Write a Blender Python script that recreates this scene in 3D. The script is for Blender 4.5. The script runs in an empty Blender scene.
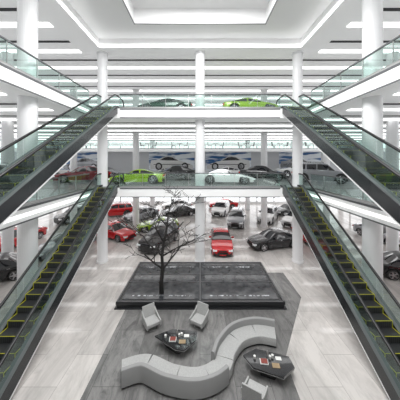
import bpy, bmesh, math, random
from mathutils import Vector, Matrix
random.seed(7)
D = bpy.data
col = bpy.context.scene.collection
bpy.context.scene.view_settings.view_transform = 'Standard'

# ------------------------------------------------------------ materials
def mat(name, color=(.8,.8,.8), rough=.5, metal=0.0, emit=0.0, coat=0.0, spec=.5):
    m = D.materials.new(name); m.use_nodes = True
    b = m.node_tree.nodes['Principled BSDF']
    b.inputs['Base Color'].default_value = (*color, 1)
    b.inputs['Roughness'].default_value = rough
    b.inputs['Metallic'].default_value = metal
    b.inputs['Specular IOR Level'].default_value = spec
    b.inputs['Coat Weight'].default_value = coat
    if emit:
        b.inputs['Emission Color'].default_value = (*color, 1)
        b.inputs['Emission Strength'].default_value = emit
    return m

def glass(name, tint, refl=.1):
    m = D.materials.new(name); m.use_nodes = True
    nt = m.node_tree; nt.nodes.clear()
    o = nt.nodes.new('ShaderNodeOutputMaterial')
    mx = nt.nodes.new('ShaderNodeMixShader'); mx.inputs[0].default_value = refl
    t = nt.nodes.new('ShaderNodeBsdfTransparent'); t.inputs[0].default_value = (*tint, 1)
    g = nt.nodes.new('ShaderNodeBsdfGlossy'); g.inputs['Roughness'].default_value = .02
    g.inputs[0].default_value = (.9, .97, .95, 1)
    nt.links.new(t.outputs[0], mx.inputs[1]); nt.links.new(g.outputs[0], mx.inputs[2])
    nt.links.new(mx.outputs[0], o.inputs[0])
    return m

def marble(name, c1, c2, vein, scale=.35, tile=(1.6, .8), rough=.12, grout=.55, veinamt=.5, stretch=(2.2, .8, 1), rot=.5, p=(.42, .66)):
    m = D.materials.new(name); m.use_nodes = True
    nt = m.node_tree; N = nt.nodes; L = nt.links
    b = N['Principled BSDF']; b.inputs['Roughness'].default_value = rough
    tc = N.new('ShaderNodeTexCoord')
    mp = N.new('ShaderNodeMapping'); mp.inputs['Rotation'].default_value = (0, 0, math.radians(90))
    L.new(tc.outputs['Object'], mp.inputs[0])
    br = N.new('ShaderNodeTexBrick')
    br.inputs['Color1'].default_value = (*c1, 1); br.inputs['Color2'].default_value = (*c2, 1)
    br.inputs['Mortar'].default_value = (c1[0]*grout, c1[1]*grout, c1[2]*grout, 1)
    br.inputs['Scale'].default_value = 1; br.inputs['Mortar Size'].default_value = .008
    br.inputs['Brick Width'].default_value = tile[0]; br.inputs['Row Height'].default_value = tile[1]
    L.new(mp.outputs[0], br.inputs[0])
    cur = br.outputs[0]
    for k, (sc, amt, pp) in enumerate(((scale, veinamt, p), (scale*4.5, veinamt*.45, (.5, .68)))):
        n = N.new('ShaderNodeTexNoise'); n.inputs['Scale'].default_value = sc
        n.inputs['Detail'].default_value = 10; n.inputs['Roughness'].default_value = .68
        n.inputs['Distortion'].default_value = 1.4
        mp2 = N.new('ShaderNodeMapping'); mp2.inputs['Scale'].default_value = stretch
        mp2.inputs['Rotation'].default_value = (0, 0, rot+k*.25); mp2.inputs['Location'].default_value = (3*k, 1, 0)
        L.new(tc.outputs['Object'], mp2.inputs[0]); L.new(mp2.outputs[0], n.inputs[0])
        r = N.new('ShaderNodeValToRGB')
        r.color_ramp.elements[0].position = pp[0]; r.color_ramp.elements[0].color = (0, 0, 0, 1)
        r.color_ramp.elements[1].position = pp[1]; r.color_ramp.elements[1].color = (1, 1, 1, 1)
        L.new(n.outputs[0], r.inputs[0])
        ml = N.new('ShaderNodeMath'); ml.operation = 'MULTIPLY'; ml.inputs[1].default_value = amt
        L.new(r.outputs[0], ml.inputs[0])
        mx = N.new('ShaderNodeMixRGB'); L.new(ml.outputs[0], mx.inputs[0])
        L.new(cur, mx.inputs[1]); mx.inputs[2].default_value = (*vein, 1)
        cur = mx.outputs[0]
    L.new(cur, b.inputs['Base Color'])
    return m

def noisy(name, c1, c2, scale, stretch=(1, 1, 1), rough=.2, p0=.45, p1=.6, metal=0):
    m = D.materials.new(name); m.use_nodes = True
    nt = m.node_tree; N = nt.nodes; L = nt.links
    b = N['Principled BSDF']; b.inputs['Roughness'].default_value = rough; b.inputs['Metallic'].default_value = metal
    tc = N.new('ShaderNodeTexCoord'); mp = N.new('ShaderNodeMapping'); mp.inputs['Scale'].default_value = stretch
    n = N.new('ShaderNodeTexNoise'); n.inputs['Scale'].default_value = scale; n.inputs['Detail'].default_value = 6
    r = N.new('ShaderNodeValToRGB')
    r.color_ramp.elements[0].position = p0; r.color_ramp.elements[0].color = (*c1, 1)
    r.color_ramp.elements[1].position = p1; r.color_ramp.elements[1].color = (*c2, 1)
    L.new(tc.outputs['Object'], mp.inputs[0]); L.new(mp.outputs[0], n.inputs[0])
    L.new(n.outputs[0], r.inputs[0]); L.new(r.outputs[0], b.inputs['Base Color'])
    return m

M_white = mat('white_paint', (.84, .84, .84), .5)
M_ceil = mat('ceiling_white_glow', (.86, .86, .86), .6, emit=.2)  # white ceiling with self-glow added to lift its brightness, not backlit
M_rec = mat('recess_white', (.80, .80, .80), .6, emit=.07)  # slight emission put into the recess paint to brighten it
M_col = mat('column_white', (.82, .82, .83), .3)
M_fasc = mat('fascia_white', (.87, .87, .87), .35, emit=.16)  # emission in the paint brightens fascias and slab undersides; not a lamp
M_slot = mat('dark_slot', (.015, .015, .017), .5)
M_grey = mat('grey_trim', (.11, .115, .12), .4)
M_floor = marble('floor_marble', (.64, .61, .585), (.55, .525, .505), (.28, .265, .255), .32, (2.4, 1.2), .06, .55, .6)
M_upfl = marble('upper_floor_tile', (.5, .5, .5), (.46, .46, .46), (.36, .36, .36), .4, (1.2, 1.2), .15, .7, .3)
M_patch = marble('grey_stone', (.17, .166, .163), (.25, .245, .24), (.075, .075, .075), .9, (2.4, 1.2), .18, .6, .75)
M_glass = glass('balustrade_glass', (.80, .875, .855), .07)
M_rglass = glass('rail_glass', (.87, .94, .92), .07)
M_black = mat('black_rubber', (.008, .008, .009), .35)
M_step = mat('step_metal', (.03, .031, .033), .5, .3)
M_riser = mat('riser_metal', (.06, .063, .067), .5, .4)
M_yel = mat('yellow_edge', (.48, .47, .01), .6)
M_steel = mat('steel', (.5, .5, .5), .3, .9)
M_clad = mat('truss_cladding', (.02, .022, .024), .2, .0)
M_deck = mat('escalator_deck', (.14, .145, .15), .35, .6)
M_lamp = mat('lamp_strip', (1, 1, 1), .5, emit=2.2)
M_lamp2 = mat('added_fill_strips', (1, .99, .96), .5, emit=1.8)
M_tyre = mat('tyre', (.02, .02, .02), .7)
M_rim = mat('rim', (.55, .55, .57), .25, .9)
M_cgl = mat('car_glass', (.01, .012, .016), .05, coat=1)
M_trimb = mat('car_black_trim', (.012, .012, .012), .4)
M_head = mat('headlight', (.85, .88, .9), .1)
M_tail = mat('taillight', (.5, .01, .01), .2)
PAINT = {}
def paint(k, c):
    PAINT[k] = mat('paint_' + k, c, .22, .1, coat=1)
paint('red', (.55, .006, .01)); paint('green', (.28, .46, .01)); paint('black', (.006, .006, .008))
paint('white', (.8, .8, .8)); paint('silver', (.30, .31, .33)); paint('darkgreen', (.004, .05, .028)); paint('maroon', (.16, .005, .01))

# ------------------------------------------------------------ mesh helpers
def obj(name, verts, faces, mats, fm=None, parent=None, smooth=False, loc=None):
    me = D.meshes.new(name); me.from_pydata([tuple(v) for v in verts], [], faces)
    for m in (mats if isinstance(mats, (list, tuple)) else [mats]): me.materials.append(m)
    if fm:
        for p, i in zip(me.polygons, fm): p.material_index = i
    if smooth:
        for p in me.polygons: p.use_smooth = True
    bm = bmesh.new(); bm.from_mesh(me); bmesh.ops.recalc_face_normals(bm, faces=bm.faces); bm.to_mesh(me); bm.free()
    o = D.objects.new(name, me); col.objects.link(o)
    if parent: o.parent = parent
    if loc: o.location = loc
    return o

def empty(name, loc=(0, 0, 0), rz=0):
    e = D.objects.new(name, None); col.objects.link(e); e.location = loc; e.rotation_euler = (0, 0, rz)
    e.empty_display_size = .2
    return e

class MB:
    def __init__(s): s.v = []; s.f = []; s.m = []
    def box(s, a, b, mi=0):
        n = len(s.v); x0, y0, z0 = a; x1, y1, z1 = b
        s.v += [(x0,y0,z0),(x1,y0,z0),(x1,y1,z0),(x0,y1,z0),(x0,y0,z1),(x1,y0,z1),(x1,y1,z1),(x0,y1,z1)]
        for q in [(0,3,2,1),(4,5,6,7),(0,1,5,4),(1,2,6,5),(2,3,7,6),(3,0,4,7)]:
            s.f.append(tuple(n+i for i in q)); s.m.append(mi)
    def prism(s, pts, x0, x1, mi=0):   # polygon in YZ, extruded in X
        n = len(s.v); k = len(pts)
        s.v += [(x0, p[0], p[1]) for p in pts] + [(x1, p[0], p[1]) for p in pts]
        s.f.append(tuple(range(n, n+k))); s.m.append(mi)
        s.f.append(tuple(range(n+2*k-1, n+k-1, -1))); s.m.append(mi)
        for i in range(k):
            j = (i+1) % k; s.f.append((n+i, n+j, n+k+j, n+k+i)); s.m.append(mi)
    def prismz(s, pts, z0, z1, mi=0, scale_top=1.0, c=None):
        n = len(s.v); k = len(pts)
        cx = sum(p[0] for p in pts)/k if c is None else c[0]; cy = sum(p[1] for p in pts)/k if c is None else c[1]
        s.v += [(p[0], p[1], z0) for p in pts] + [(cx+(p[0]-cx)*scale_top, cy+(p[1]-cy)*scale_top, z1) for p in pts]
        s.f.append(tuple(range(n+k-1, n-1, -1))); s.m.append(mi)
        s.f.append(tuple(range(n+k, n+2*k))); s.m.append(mi)
        for i in range(k):
            j = (i+1) % k; s.f.append((n+i, n+j, n+k+j, n+k+i)); s.m.append(mi)
    def tube(s, path, r, seg=8, mi=0, cap=True):
        n0 = len(s.v); P = [Vector(p) for p in path]; R = r if isinstance(r, (list, tuple)) else [r]*len(P)
        for i, p in enumerate(P):
            t = (P[min(i+1, len(P)-1)] - P[max(i-1, 0)]).normalized()
            up = Vector((1, 0, 0)) if abs(t.x) < .8 else Vector((0, 0, 1))
            a = t.cross(up).normalized(); b = t.cross(a).normalized()
            for k in range(seg):
                an = 2*math.pi*k/seg
                s.v.append(tuple(p + a*math.cos(an)*R[i] + b*math.sin(an)*R[i]))
        for i in range(len(P)-1):
            for k in range(seg):
                k2 = (k+1) % seg
                s.f.append((n0+i*seg+k, n0+i*seg+k2, n0+(i+1)*seg+k2, n0+(i+1)*seg+k)); s.m.append(mi)
        if cap:
            s.f.append(tuple(n0+k for k in range(seg))); s.m.append(mi)
            e = n0+(len(P)-1)*seg; s.f.append(tuple(e+k for k in range(seg-1, -1, -1))); s.m.append(mi)
    def make(s, name, mats, parent=None, smooth=False):
        return obj(name, s.v, s.f, mats, s.m, parent, smooth)

def box(name, a, b, m, parent=None, bevel=0):
    q = MB(); q.box(a, b); o = q.make(name, [m], parent)
    if bevel:
        md = o.modifiers.new('b', 'BEVEL'); md.width = bevel; md.segments = 2
    return o

# ------------------------------------------------------------ building shell
F2, F3, CE = 5.65, 11.3, 15.6
YE = 15.3
XS = 7.5
XW = 26.0
YB = 38.0
YN = -8.0
TH = .72
box('floor', (-XW, YN, -.2), (XW, YB, 0), M_floor)
q = MB()
q.prismz([(-3.8, 1.5), (2.9, 1.5), (3.25, 8.2), (5.6, 11.9), (5.6, 14.5), (4.3, 14.5), (4.3, 11.0), (-3.8, 11.0)], .0, .006)
q.make('floor_stone_inlay', [M_patch])
for nm, z in (('second', F2), ('third', F3)):
    q = MB()
    for a, b in [((-XW, YE, 0), (XW, YB, 0)), ((-XW, YN, 0), (-XS, YE, 0)), ((XS, YN, 0), (XW, YE, 0)), ((-XS, YN, 0), (XS, .5, 0))]:
        q.box((a[0], a[1], z-.04), (b[0], b[1], z), 1)
        q.box((a[0], a[1], z-TH), (b[0], b[1], z-.04), 0)
    if nm == 'second':
        for s in (-1, 1):
            x0, x1 = sorted((s*5.8, s*XS))
            q.box((x0, .5, z-TH), (x1, 5.4, z-.04), 0); q.box((x0, .5, z-.04), (x1, 5.4, z), 1)
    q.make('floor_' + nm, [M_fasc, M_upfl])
for nm, z in (('second', F2), ('third', F3)):
    q = MB()
    q.box((-5.7, YE-.02, z-.12), (5.7, YE-.0, z-.04), 0)
    q.box((-5.7, YE-.02, z-TH), (5.7, YE, z-TH+.06), 0)
    for s in (-1, 1):
        x0, x1 = sorted((s*(XS-.02), s*XS))
        q.box((x0, .6, z-.14), (x1, YE, z-.04), 0); q.box((x0, .6, z-TH), (x1, YE, z-TH+.06), 0)
        q.box((x0, .6, z-.48), (x1, YE, z-.34), 1)
    q.make('trim_fascia_' + nm, [M_grey, M_lamp2])

# main ceiling with recess
q = MB()
RX = 7.2
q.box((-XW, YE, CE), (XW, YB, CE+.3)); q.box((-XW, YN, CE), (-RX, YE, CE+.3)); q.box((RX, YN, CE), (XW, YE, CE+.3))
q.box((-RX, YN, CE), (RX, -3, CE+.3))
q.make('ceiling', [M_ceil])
q = MB()
z1 = CE+.65
q.box((-RX-.1, YE, CE+.3), (RX+.1, YE+.2, z1)); q.box((-RX-.2, -3, CE+.3), (-RX, YE+.2, z1)); q.box((RX, -3, CE+.3), (RX+.2, YE+.2, z1))
q.box((-RX, 13.7, z1), (RX, YE+.2, z1+.1)); q.box((-RX-.2, -3, z1), (-4.2, 13.7, z1+.1)); q.box((4.2, -3, z1), (RX+.2, 13.7, z1+.1))
q.box((-RX, -3.2, CE+.3), (RX, -3, z1)); q.box((-RX, -3, z1), (RX, -1.5, z1+.1))
z2 = z1+1.0
q.box((-4.3, 13.7, z1+.1), (4.3, 13.8, z2)); q.box((-4.3, -1.5, z1+.1), (-4.2, 13.7, z2)); q.box((4.2, -1.5, z1+.1), (4.3, 13.7, z2))
q.box((-4.3, -1.6, z1+.1), (4.3, -1.5, z2)); q.box((-4.3, -1.6, z2), (4.3, 13.8, z2+.1))
q.make('ceiling_recess', [M_rec])
q = MB()
q.box((-4.2, 13.64, z1-.02), (4.2, 13.7, z1+.03)); q.box((-4.2, -1.5, z1-.02), (-4.14, 13.7, z1+.03)); q.box((4.14, -1.5, z1-.02), (4.2, 13.7, z1+.03))
q.make('trim_recess', [mat('soft_grey', (.3, .3, .31), .5)])
q = MB()
q.box((-RX+.1, YE-.09, CE+.04), (RX-.1, YE-.01, CE+.12)); q.box((-RX+.01, 0, CE+.04), (-RX+.09, YE-.1, CE+.12)); q.box((RX-.09, 0, CE+.04), (RX-.01, YE-.1, CE+.12))
q.make('added_fill_strips', [mat('recess_fill_glow', (1, 1, 1), .5, emit=3)])  # glowing strips added along the recess edge to brighten its ceiling
box('added_fill_panel', (-3.0, 0, z2-.06), (3.0, 12.2, z2-.01), mat('fill_panel_glow', (1, 1, 1), .5, emit=2))  # added glowing panel standing in for atrium light, no real skylight

# ceiling strips (dark slots and long lamp lines) for each level
def ceiling_strips(name, z, near):
    q = MB()
    y = YE+1.8
    while y < YB-1:
        q.box((-XW+1, y, z-.03), (XW-1, y+.2, z+.0), 0)
        q.box((-XW+1, y+1.3, z-.03), (XW-1, y+1.75, z), 1)
        y += 3.1
    if near:
        y = 2.0
        while y < YE:
            for s in (-1, 1):
                a, b = sorted((s*(XS+1.3), s*(XW-1)))
                q.box((a, y, z-.03), (b, y+.22, z), 0)
                q.box((a, y+1.2, z-.04), (b, y+1.6, z), 1)
            y += 3.1
    q.make(name, [M_slot, M_lamp])
ceiling_strips('ceiling_lights_top', CE, True)
ceiling_strips('ceiling_lights_third', F3-TH, True)
ceiling_strips('ceiling_lights_second', F2-TH, True)

# window walls
def window_wall(name, axis, pos, a, b, z0, z1, step=3.0):
    q = MB()
    def bx(u0, u1, w0, w1, mi=0, t=.1):
        if axis == 'x': q.box((pos-t, u0, w0), (pos+t, u1, w1), mi)
        else: q.box((u0, pos-t, w0), (u1, pos+t, w1), mi)
    bx(a, b, z0, z0+.35); bx(a, b, z1-.5, z1)
    u = a
    while u <= b+.01:
        bx(u-.07, u+.07, z0+.35, z1-.5, 1, .08); u += step
    for zz in (z0+(z1-z0)*.42, z0+(z1-z0)*.72):
        bx(a, b, zz-.035, zz+.035, 1, .06)
    q.make(name, [M_white, M_grey])
k = 1
for z0, z1_ in ((0, F2-TH), (F2, F3-TH), (F3, CE)):
    for ax, p, a, b in (('x', -XW+.2, YN, YB), ('x', XW-.2, YN, YB), ('y', YB-.2, -XW, XW)):
        window_wall('window_%d' % k, ax, p, a, b, z0, z1_); k += 1
box('wall_near', (-XW, YN-.2, 0), (XW, YN, CE), M_white)

# columns
COLS = []
def column(x, y, z0, z1, r=.4, sq=False):
    COLS.append((x, y, r))
    q = MB(); n = 28
    def ring(rr, za, zb):
        pts = [(x+rr*math.cos(2*math.pi*i/n), y+rr*math.sin(2*math.pi*i/n)) for i in range(n)]
        q.prismz(pts, za, zb)
    ring(r, z0, z1); ring(r+.04, z0, z0+.15); ring(r+.05, z1-.12, z1)
    q.make('column', [M_col])
for y in (16.1, 24.5, 33):
    for x in (-21.6, -14.4, -7.3, 0, 7.3, 14.4, 21.6):
        column(x, y, 0, CE, .36)
for s in (-1, 1):
    column(s*8.25, 10.3, 0, CE, .40)
    column(s*8.25, 1.5, 0, CE, .40)
    for y in (1.5, 9.0): column(s*15.5, y, 0, CE, .4)

# glass rails
def rail(name, p0, p1, z, h=1.0):
    p0 = Vector((*p0, 0)); p1 = Vector((*p1, 0)); L = (p1-p0).length; d = (p1-p0)/L; nrm = Vector((-d.y, d.x, 0))
    e = empty(name, (p0.x, p0.y, z), math.atan2(d.y, d.x))
    q = MB(); g = MB()
    q.box((0, -.035, h-.03), (L, .035, h+.03), 0)
    q.box((0, -.03, 0), (L, .03, .1), 1)
    n = max(1, round(L/1.6)); w = L/n
    for i in range(n):
        g.box((i*w+.015, -.008, .08), ((i+1)*w-.015, .008, h-.03))
        q.box((i*w-.012, -.02, .1), (i*w+.012, .02, h-.03), 1)
    q.make('handrail', [M_grey, M_steel], e); g.make('glass_panels', [M_rglass], e)
for z in (F2, F3):
    rail('glass_railing', (-5.75, YE+.08), (5.75, YE+.08), z)
    for s in (-1, 1):
        rail('glass_railing', (s*(XS+.08), .6), (s*(XS+.08), YE-.6), z)
    if z == F3: rail('glass_railing', (-XS, .4), (XS, .4), z)
    else: rail('glass_railing', (-5.7, .4), (5.7, .4), z)

# mezzanine at back with murals wall below
MY, MZ = 26.2, 8.95
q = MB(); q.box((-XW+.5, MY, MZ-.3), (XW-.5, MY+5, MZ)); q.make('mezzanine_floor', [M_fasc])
rail('glass_railing', (-XW+.6, MY+.1), (XW-.6, MY+.1), MZ, 1.1)
box('wall_back_second', (-XW+.5, MY+1.6, F2), (XW-.5, MY+1.8, MZ-.3), mat('panel_wall', (.6, .61, .63), .4))

# ------------------------------------------------------------ escalators
def escalator(s, zt):
    cx = s*6.62; zb = zt-5.65; Yb, Yt = 5.5, YE
    e = empty('escalator', (cx, 0, 0))
    n = 24; tr = (Yt-Yb)/n; ri = (zt-zb)/n
    q = MB()
    for i in range(n):
        y0 = Yb+i*tr; z0 = zb+i*ri; z1 = z0+ri
        q.box((-.5, y0, z0-.15), (.5, y0+tr+.02, z1), 0)
        q.box((-.5, y0-.006, z0+.02), (.5, y0, z1-.01), 1)
        for a in (-.5, .475):
            q.box((a, y0-.012, z0), (a+.025, y0-.004, z1+.004), 2)
            q.box((a, y0-.012, z1), (a+.025, y0+tr, z1+.006), 2)
        q.box((-.46, y0-.01, z1-.0), (.46, y0+.008, z1+.005), 2)
        for g in range(12):
            xx = -.41+g*.07
            q.box((xx, y0-.012, z0+.02), (xx+.02, y0-.004, z1-.02), 0)
    q.box((-.5, Yb-1.0, zb+.0), (.5, Yb, zb+.02), 3); q.box((-.5, Yt, zt), (.5, Yt+1.0, zt+.02), 3)
    q.make('steps', [M_step, M_riser, M_yel, M_steel], e)
    q = MB()
    P = [(Yb-1, zb+.1), (Yb, zb+.14), (Yt, zt+.14), (Yt+1, zt+.1), (Yt+1, zt+.002), (Yt-.02, zt+.002), (Yt-.02, zt-.42), (Yb+.72, zb+.004), (Yb-1, zb+.004)]
    for a, b in ((-.76, -.51), (.51, .76)):
        q.prism(P, a, b, 0)
    P2 = [(Yb+.84, zb+.01), (Yt-.02, zt-.47), (Yt-.02, zt-.39), (Yb+.70, zb+.01)]
    q.prism(P2, -.76, .76, 1)
    for a, w_ in ((-.76, .25), (.51, .25)):
        q.prism([(Yb-1, zb+.1), (Yb, zb+.14), (Yt, zt+.14), (Yt+1, zt+.1), (Yt+1, zt+.12), (Yt, zt+.16), (Yb, zb+.16), (Yb-1, zb+.12)], a, a+w_, 3)
    q.make('truss', [M_clad, M_white, M_steel, M_deck], e)
    h = .92
    g = MB()
    top = [(Yb-1.2, zb+h-.05), (Yb-.3, zb+h), (Yb+.2, zb+h+.12), (Yt-.2, zt+h-.02), (Yt+.3, zt+h+.02), (Yt+1.2, zt+h-.05)]
    bot = [(Yb-1.05, zb+.1), (Yb-.3, zb+.1), (Yb+.2, zb+.24), (Yt-.2, zt+.02), (Yt+.3, zt+.13), (Yt+1.05, zt+.1)]
    for a in (-.645, .635):
        def lerpat(A, y):
            for i in range(len(A)-1):
                if A[i][0] <= y <= A[i+1][0]:
                    t = (y-A[i][0])/(A[i+1][0]-A[i][0]); return A[i][1]+t*(A[i+1][1]-A[i][1])
            return A[-1][1]
        g.prism([bot[0], bot[1], bot[2], top[2], top[1], top[0]], a, a+.01)
        m = 6
        for i in range(m):
            ya = bot[2][0]+(bot[3][0]-bot[2][0])*i/m + .01; yb = bot[2][0]+(bot[3][0]-bot[2][0])*(i+1)/m - .01
            g.prism([(ya, lerpat(bot, ya)), (yb, lerpat(bot, yb)), (yb, lerpat(top, yb)), (ya, lerpat(top, ya))], a, a+.01)
        g.prism([bot[3], bot[4], bot[5], top[5], top[4], top[3]], a, a+.01)
    g.make('balustrade_glass', [M_glass], e)
    r = MB()
    for a in (-.64, .64):
        path = []
        for t in range(0, 9):
            an = -math.pi/2 - t*math.pi/8
            path.append((a, Yb-1.15+.38*math.cos(an), zb+h-.36+.36*math.sin(an)))
        path = path + [(a, Yb-.3, zb+h), (a, Yb, zb+h+.05), (a, Yb+.25, zb+h+.15), (a, Yt-.25, zt+h-.05), (a, Yt, zt+h), (a, Yt+.3, zt+h+.02)]
        for t in range(0, 9):
            an = math.pi/2 - t*math.pi/8
            path.append((a, Yt+1.15+.38*math.cos(an), zt+h-.36+.36*math.sin(an)))
        r.tube(path, .055, 8)
    r.make('handrails', [M_black], e, True)
for s in (-1, 1):
    escalator(s, F2); escalator(s, F3)

# ------------------------------------------------------------ cars
def interp(K, x):
    if x <= K[0][0]: return K[0][1]
    for i in range(len(K)-1):
        if x <= K[i+1][0]:
            t = (x-K[i][0])/(K[i+1][0]-K[i][0]); return K[i][1]+t*(K[i+1][1]-K[i][1])
    return K[-1][1]
KINDS = {
 'sedan': dict(top=[(-2.3,.52),(-2.25,.64),(-1.9,.76),(-1.15,.90),(-.95,.93),(-.25,1.36),(.1,1.42),(.6,1.42),(1.0,1.34),(1.65,1.02),(2.15,.97),(2.25,.9),(2.3,.6)],
               belt=[(-2.3,.50),(-2.25,.60),(-1.9,.70),(-1.0,.86),(1.6,.95),(2.15,.92),(2.25,.84),(2.3,.58)], r=.33, hw=.9, ax=(-1.42,1.38), cab=(-.95,1.65)),
 'sports': dict(top=[(-2.25,.42),(-2.2,.5),(-1.8,.64),(-1.0,.82),(-.8,.85),(-.05,1.18),(.3,1.22),(.7,1.19),(1.6,.92),(2.1,.9),(2.2,.84),(2.25,.55)],
               belt=[(-2.25,.40),(-2.2,.47),(-1.8,.6),(-.9,.78),(1.2,.86),(2.1,.86),(2.2,.8),(2.25,.53)], r=.34, hw=.95, ax=(-1.38,1.35), cab=(-.8,1.5)),
 'suv': dict(top=[(-2.3,.6),(-2.25,.85),(-1.9,.98),(-1.15,1.08),(-1.0,1.11),(-.45,1.62),(0,1.7),(1.4,1.68),(1.9,1.6),(2.15,1.15),(2.25,1.0),(2.3,.65)],
               belt=[(-2.3,.58),(-2.25,.78),(-1.9,.92),(-1.0,1.04),(1.9,1.12),(2.15,1.1),(2.25,.95),(2.3,.63)], r=.39, hw=.94, ax=(-1.42,1.38), cab=(-1.0,2.05)),
}
MESH = {}
def car_meshes(kind, colr):
    key = (kind, colr)
    if key in MESH: return MESH[key]
    K = KINDS[kind]; hw = K['hw']; x0 = K['top'][0][0]; x1 = K['top'][-1][0]
    xs = set([k[0] for k in K['top']] + [k[0] for k in K['belt']])
    u = x0
    while u < x1: xs.add(round(u, 3)); u += .12
    for a in K['ax']:
        for i in range(-7, 8): xs.add(round(a+(K['r']+.07)*math.sin(i*math.pi/14), 3))
    xs |= {.28, .36, -.62, 1.12, 1.2}
    xs = sorted(xs); X = [xs[0]]
    for a in xs[1:]:
        if a-X[-1] > .012: X.append(a)
    W = [(x0, hw*.62), (x0+.08, hw*.78), (x0+.3, hw*.92), (x0+.8, hw), (x1-.8, hw), (x1-.25, hw*.93), (x1-.06, hw*.84), (x1, hw*.72)]
    v = []; f = []; fm = []
    for x in X:
        w = interp(W, x); t = interp(K['top'], x); b = min(interp(K['belt'], x), t-.01)
        z0 = .2 + (.12 if (x < x0+.1 or x > x1-.1) else 0)
        for a in K['ax']:
            dd = (K['r']+.07)**2-(x-a)**2
            if dd > 0: z0 = max(z0, K['r']+math.sqrt(dd))
        z0 = min(z0, b-.1)
        cab = max(0, min(1, (t-b-.04)/.4))
        wr = (w-.05)*(1-cab)+(w-.27)*cab
        mid = max(z0+.04, (.2+b)*.52)
        ws = w-.035
        def side(k): return (ws+(wr-ws)*k, b+(t-.02-b)*k)
        a1, a2, a3 = side(.1), side(.85), side(1)
        row = [(0, .2), (w-.3, .2), (w-.3, z0), (w-.02, z0), (w, mid), (w-.01, b-.09 if b-.09 > mid else mid+.01), (ws, b), a1, a2, a3, (wr*.55, t+.008), (0, t+.015)]
        for y, z in row: v.append((x, y, z))
        for y, z in row: v.append((x, -y, z))
    n = 12
    for i in range(len(X)-1):
        xm = (X[i]+X[i+1])/2
        t = interp(K['top'], xm); b = interp(K['belt'], xm)
        slope = abs((interp(K['top'], xm+.05)-interp(K['top'], xm-.05))/.1)
        incab = K['cab'][0] < xm < K['cab'][1]
        pillar = (.28 <= xm <= .36) or (t-b < .1) or (1.1 < xm < 1.22 and kind != 'sports')
        for sd in (0, 1):
            o = i*2*n+sd*n; p = (i+1)*2*n+sd*n
            for j in range(n-1):
                m = 0
                if j <= 2: m = 2
                if j == 7 and incab and not pillar: m = 1
                if j in (9, 10) and incab and slope > .28: m = 1
                if j == 3 and (xm < x0+.12 or xm > x1-.12): m = 2
                f.append((o+j, o+j+1, p+j+1, p+j)); fm.append(m)
    for i in (0, len(X)-1):
        for sd in (0, 1):
            o = i*2*n+sd*n
            f.append(tuple(o+j for j in range(n))); fm.append(0)
    q = MB(); q.v = v; q.f = f; q.m = fm
    zb = interp(K['belt'], x0+.05)
    q.box((x0-.015, -.42, .3), (x0+.06, .42, zb-.14), 2)
    q.box((x0-.02, -.3, zb-.1), (x0+.08, .3, zb-.03), 2)
    for s in (-1, 1):
        a, b_ = sorted((s*hw*.5, s*hw*.86)); q.box((x0+.0, a, zb-.1), (x0+.24, b_, zb+.015), 3)
        zr = interp(K['belt'], x1-.05); a, b_ = sorted((s*hw*.45, s*hw*.86)); q.box((x1-.16, a, zr-.16), (x1+.012, b_, zr-.03), 4)
        xm = K['cab'][0]+.45; zm = interp(K['belt'], xm)+.06
        a, b_ = sorted((s*(hw-.05), s*(hw+.16))); q.box((xm, a, zm), (xm+.12, b_, zm+.12), 0)
        for hx in (.12, 1.0):
            a, b_ = sorted((s*(hw-.02), s*(hw+.012))); zz = interp(K['belt'], hx)-.12; q.box((hx, a, zz), (hx+.16, b_, zz+.03), 5)
    q.box((x1-.03, -.26, .5), (x1+.015, .26, .62), 3)
    if kind == 'suv':
        for s in (-1, 1): q.tube([(-.2, s*.62, 1.7), (-.1, s*.62, 1.76), (1.5, s*.62, 1.75), (1.65, s*.62, 1.67)], .02, 6, 2)
    tmp = q.make('body_tmp', [PAINT[colr], M_cgl, M_trimb, M_head, M_tail, M_rim], None, True)
    body = tmp.data; D.objects.remove(tmp)
    for p in body.polygons: p.use_smooth = True
    try: body.set_sharp_from_angle(angle=math.radians(35))
    except Exception: pass
    w = MB(); r = K['r']; N = 24
    def cyl(ra, ya, yb, mi, rb=None):
        rb = ra if rb is None else rb; b0 = len(w.v)
        for k2 in range(N):
            an = 2*math.pi*k2/N; w.v.append((ra*math.cos(an), ya, ra*math.sin(an)))
        for k2 in range(N):
            an = 2*math.pi*k2/N; w.v.append((rb*math.cos(an), yb, rb*math.sin(an)))
        w.f.append(tuple(b0+i for i in range(N))); w.m.append(mi); w.f.append(tuple(b0+N+i for i in range(N-1, -1, -1))); w.m.append(mi)
        for i in range(N):
            j = (i+1) % N; w.f.append((b0+i, b0+j, b0+N+j, b0+N+i)); w.m.append(mi)
    cyl(r, -.1, .09, 0); cyl(r*.97, .09, .11, 0, r*.85); cyl(r*.68, .105, .112, 2)
    for k2 in range(5):
        an = 2*math.pi*k2/5; c, s_ = math.cos(an), math.sin(an); b0 = len(w.v)
        for (rr, hw_) in ((.04, .045), (r*.68, .03)):
            for yy in (.11, .13):
                for sg in (-1, 1): w.v.append((rr*c-sg*hw_*s_, yy, rr*s_+sg*hw_*c))
        for F in [(0,1,3,2),(4,5,7,6),(0,1,5,4),(2,3,7,6),(0,2,6,4),(1,3,7,5)]: w.f.append(tuple(b0+i for i in F)); w.m.append(1)
    cyl(.07, .11, .135, 1)
    b0 = len(w.v)
    for rr, yy in ((r*.68, .112), (r*.68, .13), (r*.74, .13), (r*.74, .112)):
        for k2 in range(N):
            an = 2*math.pi*k2/N; w.v.append((rr*math.cos(an), yy, rr*math.sin(an)))
    for lay in range(3):
        for i in range(N):
            j = (i+1) % N; w.f.append((b0+lay*N+i, b0+lay*N+j, b0+(lay+1)*N+j, b0+(lay+1)*N+i)); w.m.append(1)
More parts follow.
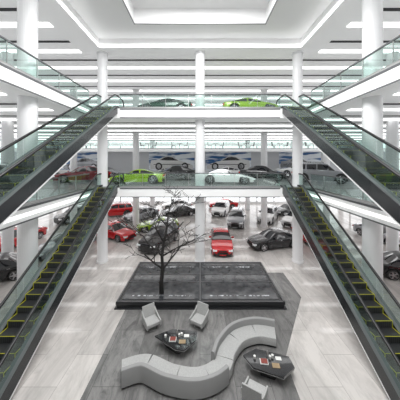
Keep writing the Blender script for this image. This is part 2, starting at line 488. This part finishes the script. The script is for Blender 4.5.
    t2 = w.make('wheel_tmp', [M_tyre, M_rim, M_trimb]); wm = t2.data; D.objects.remove(t2)
    MESH[key] = (body, wm); return MESH[key]

PLACED = []
def car(kind, colr, x, y, z, deg):
    """deg: heading of the nose; 0 = nose to -X (left), 90 = nose to the viewer (-Y), 180 = nose right"""
    c, s0 = math.cos(math.radians(deg)), math.sin(math.radians(deg))
    def circ(x, y): return [(x+c*u, y+s0*u) for u in (-1.5, -.75, 0, .75, 1.5)]
    ok = False
    for _ in range(14):                       # keep parking bays clear of columns and other cars
        C = circ(x, y)
        bad = any(math.hypot(a-p, b-q_) < r+1.1 for a, b in C for p, q_, r in COLS) or \
              any(zz == z and math.hypot(a-p, b-q_) < 2.05 for a, b in C for p, q_, zz in PLACED)
        if not bad: ok = True; break
        y += .25
    if not ok or y > 35.2 or (z == F2 and y > 25.2): return
    PLACED.extend((a, b, z) for a, b in circ(x, y))
    body, wm = car_meshes(kind, colr); K = KINDS[kind]
    e = empty('suv' if kind == 'suv' else ('sports_car' if kind == 'sports' else 'sedan_car'), (x, y, z), math.radians(deg))
    b = D.objects.new('body', body); col.objects.link(b); b.parent = e
    i = 1
    for a in K['ax']:
        for s in (-1, 1):
            w = D.objects.new('wheel_%d' % i, wm); col.objects.link(w); w.parent = e; i += 1
            w.location = (a, s*(K['hw']-.13), K['r']); w.rotation_euler = (0, 0, 0 if s > 0 else math.pi)
for c in [('sedan','red',1.85,18.9,0,88), ('sedan','black',6.5,19.0,0,14), ('sedan','red',-8.4,21.3,0,150), ('suv','black',-3.6,19.3,0,70),
          ('sports','green',-4.6,23.6,0,10), ('sedan','black',-2.8,29.4,0,20), ('suv','white',3.0,30.5,0,70), ('suv','silver',4.4,25.6,0,75),
          ('suv','white',8.6,27.2,0,60), ('sedan','red',10.4,19.6,0,100), ('suv','red',-11.5,29.5,0,20),
          ('sedan','silver',-7.6,28.0,0,50), ('sedan','green',.2,27.6,0,75), ('sedan','white',-3.6,33.6,0,5), ('sedan','red',3.7,34.4,0,0),
          ('sedan','black',-13.3,13.6,0,30), ('sedan','black',13.8,13.9,0,160), ('sedan','silver',-11.3,18.2,0,60), ('suv','white',11.4,25.2,0,40),
          ('sedan','black',12.5,30,0,20), ('suv','black',-15.6,27,0,60), ('sedan','red',-16.5,19.5,0,80), ('sedan','silver',17.2,20.5,0,100),
          ('sedan','red',11.9,9.5,0,80), ('sedan','black',-12.2,9.2,0,100)]:
    car(*c)
for c in [('sports','green',-5.2,18.0,F2,4), ('sports','white',2.2,18.0,F2,176), ('sedan','maroon',-10.6,19.6,F2,20), ('sedan','black',-2.6,21.6,F2,15),
          ('suv','silver',10.6,18.8,F2,150), ('sedan','black',6.2,21.2,F2,165), ('sedan','white',-15.5,21,F2,30), ('sedan','black',14.5,13,F2,80), ('suv','white',-12.2,13.2,F2,100),
          ('sports','white',-3.7,24.7,F2,8), ('sports','white',3.6,24.7,F2,172), ('suv','white',10.9,24.7,F2,5), ('sports','silver',-10.9,24.6,F2,175)]:
    car(*c)
for c in [('sports','darkgreen',-2.9,17.7,F3,4), ('sports','green',4.1,17.6,F3,176), ('sedan','silver',-12,19.5,F3,20), ('sedan','white',11.5,20,F3,150)]:
    car(*c)

# ------------------------------------------------------------ murals
M_mur = noisy('mural_print', (.80, .84, .88), (.015, .10, .28), .9, (.35, 1, 2.2), .4, .47, .56)
def mural(x0, x1, colr, flip):
    yw = MY+1.55; z0, z1 = 6.15, 8.6
    e = empty('car_mural', ((x0+x1)/2, yw, 0))
    w = (x1-x0)/2
    q = MB(); q.box((-w, 0, z0), (w, .04, z1), 0); q.box((-w-.06, -.01, z0-.06), (w+.06, .03, z0), 1); q.box((-w-.06, -.01, z1), (w+.06, .03, z1+.04), 1)
    q.make('panel', [M_mur, M_white], e)
    K = KINDS['sports']; sc = w*.94/2.25; X = [-2.25+i*.09 for i in range(51)]
    def P(x, z): return ((-x if flip else x)*sc, z0+.1+(z-.1)*sc*1.35)
    pts = [P(x, interp(K['top'], x)) for x in X]+[P(2.2, .2), P(-2.2, .2)]
    v = [(a, -.02, b) for a, b in pts]; obj('car_print', v, [tuple(range(len(v)))], [PAINT[colr]], None, e)
    gl = [P(x, z) for x, z in [(-.7, .86), (-.05, 1.12), (.35, 1.16), (.8, 1.1), (1.25, .9)]]
    v = [(a, -.03, b) for a, b in gl]; obj('window_print', v, [tuple(range(len(v)))], [M_cgl], None, e)
    q = MB()
    for a in K['ax']:
        for r_, yy, mi in ((.36, -.03, 0), (.22, -.035, 1)):
            b0 = len(q.v); cx, cz = P(a, .42)
            q.v += [(cx+r_*sc*math.cos(t*math.pi/10), yy, cz+r_*sc*1.1*math.sin(t*math.pi/10)) for t in range(20)]
            q.f.append(tuple(range(b0, b0+20))); q.m.append(mi)
    a = P(-1.9, .55); b = P(1.9, .6); x_0, x_1 = sorted((a[0], b[0]))
    q.box((x_0, -.028, a[1]), (x_1, -.024, a[1]+.07), 0)
    q.make('wheel_print', [M_trimb, M_rim], e)
mural(-17.8, -12.6, 'silver', False); mural(-6.6, -.7, 'white', True); mural(.7, 6.6, 'white', False); mural(10.2, 15.6, 'silver', True)

# mezzanine tables + chairs
def bar_table(x, y, z):
    e = empty('cafe_table', (x, y, z)); q = MB()
    n = 20; q.prismz([(.4*math.cos(2*math.pi*i/n), .4*math.sin(2*math.pi*i/n)) for i in range(n)], .72, .76)
    q.tube([(0, 0, .02), (0, 0, .73)], .035); q.prismz([(.25*math.cos(2*math.pi*i/n), .25*math.sin(2*math.pi*i/n)) for i in range(n)], 0, .03)
    q.make('table_parts', [M_black], e)
def cafe_chair(x, y, z, deg):
    e = empty('cafe_chair', (x, y, z), math.radians(deg)); q = MB()
    q.box((-.22, -.22, .42), (.22, .22, .48))
    q.prism([(.18, .48), (.23, .48), (.3, .92), (.26, .92)], -.22, .22)
    for a in (-.2, .2):
        for b in (-.2, .2): q.tube([(a*1.1, b*1.1, 0), (a, b, .43)], .018, 6)
    q.make('chair_parts', [M_black], e)
for x in (-14, -6.6, -2.6, 2.0, 5.9, 10.2, 14.5):
    bar_table(x, MY+1.3, MZ); cafe_chair(x-.75, MY+1.3, MZ, 90); cafe_chair(x+.75, MY+1.3, MZ, -90)

# ------------------------------------------------------------ water platform
e = empty('water_feature_platform', (0, 0, 0))
M_pl = mat('platform_stone', (.022, .023, .025), .25)
M_pan = noisy('platform_panel', (.03, .032, .036), (.085, .088, .092), 2.5, (1, 1, 1), .10, .4, .7)
M_rip = noisy('ripple_band', (.05, .052, .055), (.6, .62, .65), 7, (1, .7, 1), .2, .48, .66)
q = MB()
q.box((-4.25, 11.0, .006), (4.3, 15.25, .22)); q.box((-4.3, 10.95, .22), (4.35, 15.28, .34))
q.box((-4.35, 10.9, .006), (4.4, 15.3, .07))
q.make('base', [M_pl], e)
q = MB()
for x0, x1 in ((-4.05, -.06), (.08, 4.1)):
    for y0, y1 in ((11.2, 12.75), (12.85, 13.6), (13.7, 15.05)):
        q.box((x0, y0, .34), (x1, y1, .352), 0)
    for y0, y1 in ((11.45, 11.53), (14.5, 14.62)):
        q.box((x0+.45, y0, .352), (x1-.4, y1, .358), 1)
q.make('panels', [M_pan, M_rip], e)
q = MB()
for y in (12.8, 13.65): q.box((-4.2, y-.02, .34), (4.25, y+.02, .365))
q.box((-.03, 11.1, .34), (.05, 15.2, .37)); 
for a, b in (((-4.28, 10.98, .34), (4.33, 11.04, .37)), ((-4.28, 15.2, .34), (4.33, 15.26, .37)), ((-4.28, 10.98, .34), (-4.22, 15.26, .37)), ((4.27, 10.98, .34), (4.33, 15.26, .37))): q.box(a, b)
q.make('edge_trim', [mat('edge_grey', (.10, .10, .105), .3)], e)

# tree
def tree():
    random.seed(33)
    q = MB()
    def branch(p, d, L, r, lv):
        pts = [p]; rr = [r]; n = 5; dd = d.copy(); kids = []
        for i in range(n):
            dd = (dd + Vector((random.uniform(-.22, .22), random.uniform(-.22, .22), random.uniform(-.06, .12)))).normalized()
            p = p+dd*L/n; pts.append(p); rr.append(max(.011, r*(1-.5*(i+1)/n)))
            if i >= 1: kids.append((p.copy(), dd.copy(), rr[-1]))
        q.tube(pts, rr, 5 if lv else 8)
        if lv < 4:
            for _ in range(3):
                kp, kd, kr = random.choice(kids)
                az = random.uniform(0, 2*math.pi); sp = random.uniform(.7, 1.2)
                side = Vector((math.cos(az), math.sin(az)*.7, random.uniform(-.15, .3)))
                branch(kp, (kd*.7+side*sp).normalized(), L*random.uniform(.6, .8), kr*.75, lv+1)
    base = Vector((-2.1, 11.75, .34))
    trunk = [base, base+Vector((-.02, 0, .6)), base+Vector((.06, .02, 1.3)), base+Vector((.02, 0, 2.0)), base+Vector((.12, .02, 2.8)), base+Vector((.3, 0, 3.6)), base+Vector((.35, .05, 4.3))]
    q.tube(trunk, [.13, .11, .1, .085, .07, .055, .035], 8)
    for idx, d, L, r in ((2, (1, .3, .9), 1.5, .06), (2, (-.9, -.2, 1.1), 1.4, .055), (3, (-1, .3, .7), 1.5, .055), (3, (.9, -.5, .8), 1.4, .055),
                         (4, (1, .1, .6), 1.5, .05), (4, (-.7, -.4, .9), 1.3, .05), (5, (-.6, .3, .7), 1.1, .04), (5, (.9, .2, .7), 1.1, .04), (6, (.2, 0, 1), .9, .035)):
        branch(trunk[idx], Vector(d).normalized(), L, r, 1)
    q.make('bare_tree', [mat('bark', (.02, .018, .017), .8)], None, True)
tree()

# ------------------------------------------------------------ serpentine sofa
M_sofa = noisy('sofa_fabric', (.36, .36, .355), (.41, .41, .405), 30, (1, 1, 1), .85)
M_sofa2 = mat('sofa_back', (.27, .27, .268), .85)
ctrl = [(-2.72, 7.45), (-1.95, 7.66), (-1.0, 7.28), (-.05, 7.16), (.70, 7.52), (1.02, 8.2), (1.58, 8.85), (2.4, 9.12), (3.15, 8.98)]
def catmull(C, n=8):
    out = []
    for i in range(len(C)-1):
        p0 = Vector(C[max(i-1, 0)]); p1 = Vector(C[i]); p2 = Vector(C[i+1]); p3 = Vector(C[min(i+2, len(C)-1)])
        for k in range(n):
            t = k/n
            out.append(.5*((2*p1)+(-p0+p2)*t+(2*p0-5*p1+4*p2-p3)*t*t+(-p0+3*p1-3*p2+p3)*t**3))
    out.append(Vector(C[-1])); return out
path = catmull(ctrl)
e = empty('serpentine_sofa')
def sweep(name, pts, prof, m, parent, smooth=True, sharp=40):
    v = []; f = []; k = len(prof)
    for i, p in enumerate(pts):
        t = (pts[min(i+1, len(pts)-1)]-pts[max(i-1, 0)]).normalized(); nrm = Vector((-t.y, t.x))
        for a, z in prof:
            w = p+nrm*a; v.append((w.x, w.y, z))
    for i in range(len(pts)-1):
        for j in range(k):
            j2 = (j+1) % k; f.append((i*k+j, i*k+j2, (i+1)*k+j2, (i+1)*k+j))
    f.append(tuple(range(k))); f.append(tuple((len(pts)-1)*k+j for j in range(k-1, -1, -1)))
    o = obj(name, v, f, [m], None, parent, smooth)
    o.data.set_sharp_from_angle(angle=math.radians(sharp)); return o
def rr(a0, a1, z0, z1, c=.05): return [(a0, z0), (a1, z0), (a1, z1-c), (a1-c*.3, z1-c*.3), (a1-c, z1), (a0+c, z1), (a0+c*.3, z1-c*.3), (a0, z1-c)]
sweep('plinth', path, rr(-.3, .3, .006, .1, .01), M_black, e)
segs = [(0, 9), (9, 18), (18, 27), (27, 36), (36, 46), (46, 55), (55, 64)]
for i, (a, b) in enumerate(segs):
    pts = [Vector(p) for p in path[a:b+1]]
    d0 = (pts[1]-pts[0]).normalized()*.008; pts[0] = pts[0]+d0; d1 = (pts[-1]-pts[-2]).normalized()*.008; pts[-1] = pts[-1]-d1
    sweep('seat_%d' % (i+1), pts, rr(-.35, .35, .1, .41, .05), M_sofa, e)
sweep('backrest_1', path[0:33], rr(-.42, -.27, .1, .68, .05), M_sofa2, e)
sweep('backrest_2', path[33:65], rr(.27, .42, .1, .68, .05), M_sofa2, e)

# tables
M_tab = mat('table_lacquer', (.02, .02, .022), .12, coat=1)
M_tabe = mat('table_edge', (.3, .3, .3), .3)
def coffee_table(x, y, rot, pts):
    e = empty('coffee_table', (x, y, .006), rot)
    q = MB(); q.prismz(pts, .34, .4, 0); q.prismz([(a*1.01, b*1.01) for a, b in pts], .33, .345, 1)
    q.prismz([(a*.45, b*.45) for a, b in pts], 0, .33, 0, 1.6)
    q.make('top_and_base', [M_tab, M_tabe], e)
    q = MB()
    q.box((-.28, -.12, .4), (.0, .1, .43), 0); q.box((-.25, -.1, .43), (-.02, .08, .45), 1)
    q.box((.12, -.2, .4), (.38, -.02, .415), 2); q.box((.3, .1, .4), (.5, .24, .42), 0)
    for a, b in ((.1, .15), (.2, .2), (-.45, .1)):
        n = 12; q.prismz([(a+.04*math.cos(2*math.pi*i/n), b+.04*math.sin(2*math.pi*i/n)) for i in range(n)], .4, .5, 0, 1.15)
    q.tube([(.02, .22, .4), (.02, .22, .55), (.02, .22, .62)], [.04, .04, .015], 8, 3)
    q.make('tableware', [mat('ware_white', (.7, .7, .68), .4), mat('book_red', (.2, .04, .03), .5), mat('book_tan', (.3, .22, .13), .5), M_steel], e)
coffee_table(-.95, 8.62, .0, [(-.9, .18), (-.25, .52), (.85, .42), (.8, .0), (.35, -.48), (.0, -.42)])
coffee_table(2.42, 7.65, -.1, [(-.85, .2), (-.35, .52), (.8, .3), (.88, -.1), (.4, -.5), (-.55, -.25)])

def lounge_chair(x, y, deg):
    e = empty('lounge_chair', (x, y, .006), math.radians(deg)); e.scale = (.82, .82, .9)
    q = MB(); n = 20
    q.prismz([(.26*math.cos(2*math.pi*i/n), .26*math.sin(2*math.pi*i/n)) for i in range(n)], 0, .03, 0)
    q.tube([(0, 0, .02), (0, 0, .25)], .035, 8, 0); q.make('swivel_base', [M_steel], e)
    o = MB(); o.prismz([(-.34, -.38), (.34, -.38), (.34, .3), (-.34, .3)], .24, .42); s = o.make('seat', [M_sofa], e)
    md = s.modifiers.new('b', 'BEVEL'); md.width = .04; md.segments = 3
    o = MB()
    o.prism([(.26, .2), (.34, .2), (.50, .92), (.44, .93)], -.36, .36)
    for a, b in ((-.41, -.34), (.34, .41)):
        o.prism([(-.4, .2), (.34, .2), (.46, .74), (.2, .60), (-.4, .46)], a, b)
    b = o.make('shell_back', [M_sofa], e)
    md = b.modifiers.new('b', 'BEVEL'); md.width = .02; md.segments = 2
lounge_chair(-2.2, 9.75, 35); lounge_chair(-.05, 9.85, -30); lounge_chair(1.72, 6.72, 150)

# ------------------------------------------------------------ world and lights
w = D.worlds.new('world'); bpy.context.scene.world = w; w.use_nodes = True
w.node_tree.nodes['Background'].inputs[0].default_value = (.97, .98, 1, 1)
w.node_tree.nodes['Background'].inputs[1].default_value = 1.9
def area(name, loc, size, power, rot=(0, 0, 0)):
    l = D.lights.new(name, 'AREA'); l.shape = 'RECTANGLE'; l.size, l.size_y = size; l.energy = power
    o = D.objects.new(name, l); col.objects.link(o); o.location = loc; o.rotation_euler = rot
area('added_fill_lamp', (0, 6, z2-.1), (6, 12), 2400)  # added area lamp under the recess top, fills the atrium from above

cam = D.cameras.new('camera'); co = D.objects.new('camera', cam); col.objects.link(co)
co.location = (0, 0, 7.6); co.rotation_euler = (math.radians(90), 0, 0)
cam.lens = 19.35; cam.sensor_width = 36; cam.shift_y = -.10; cam.clip_end = 200
bpy.context.scene.camera = co
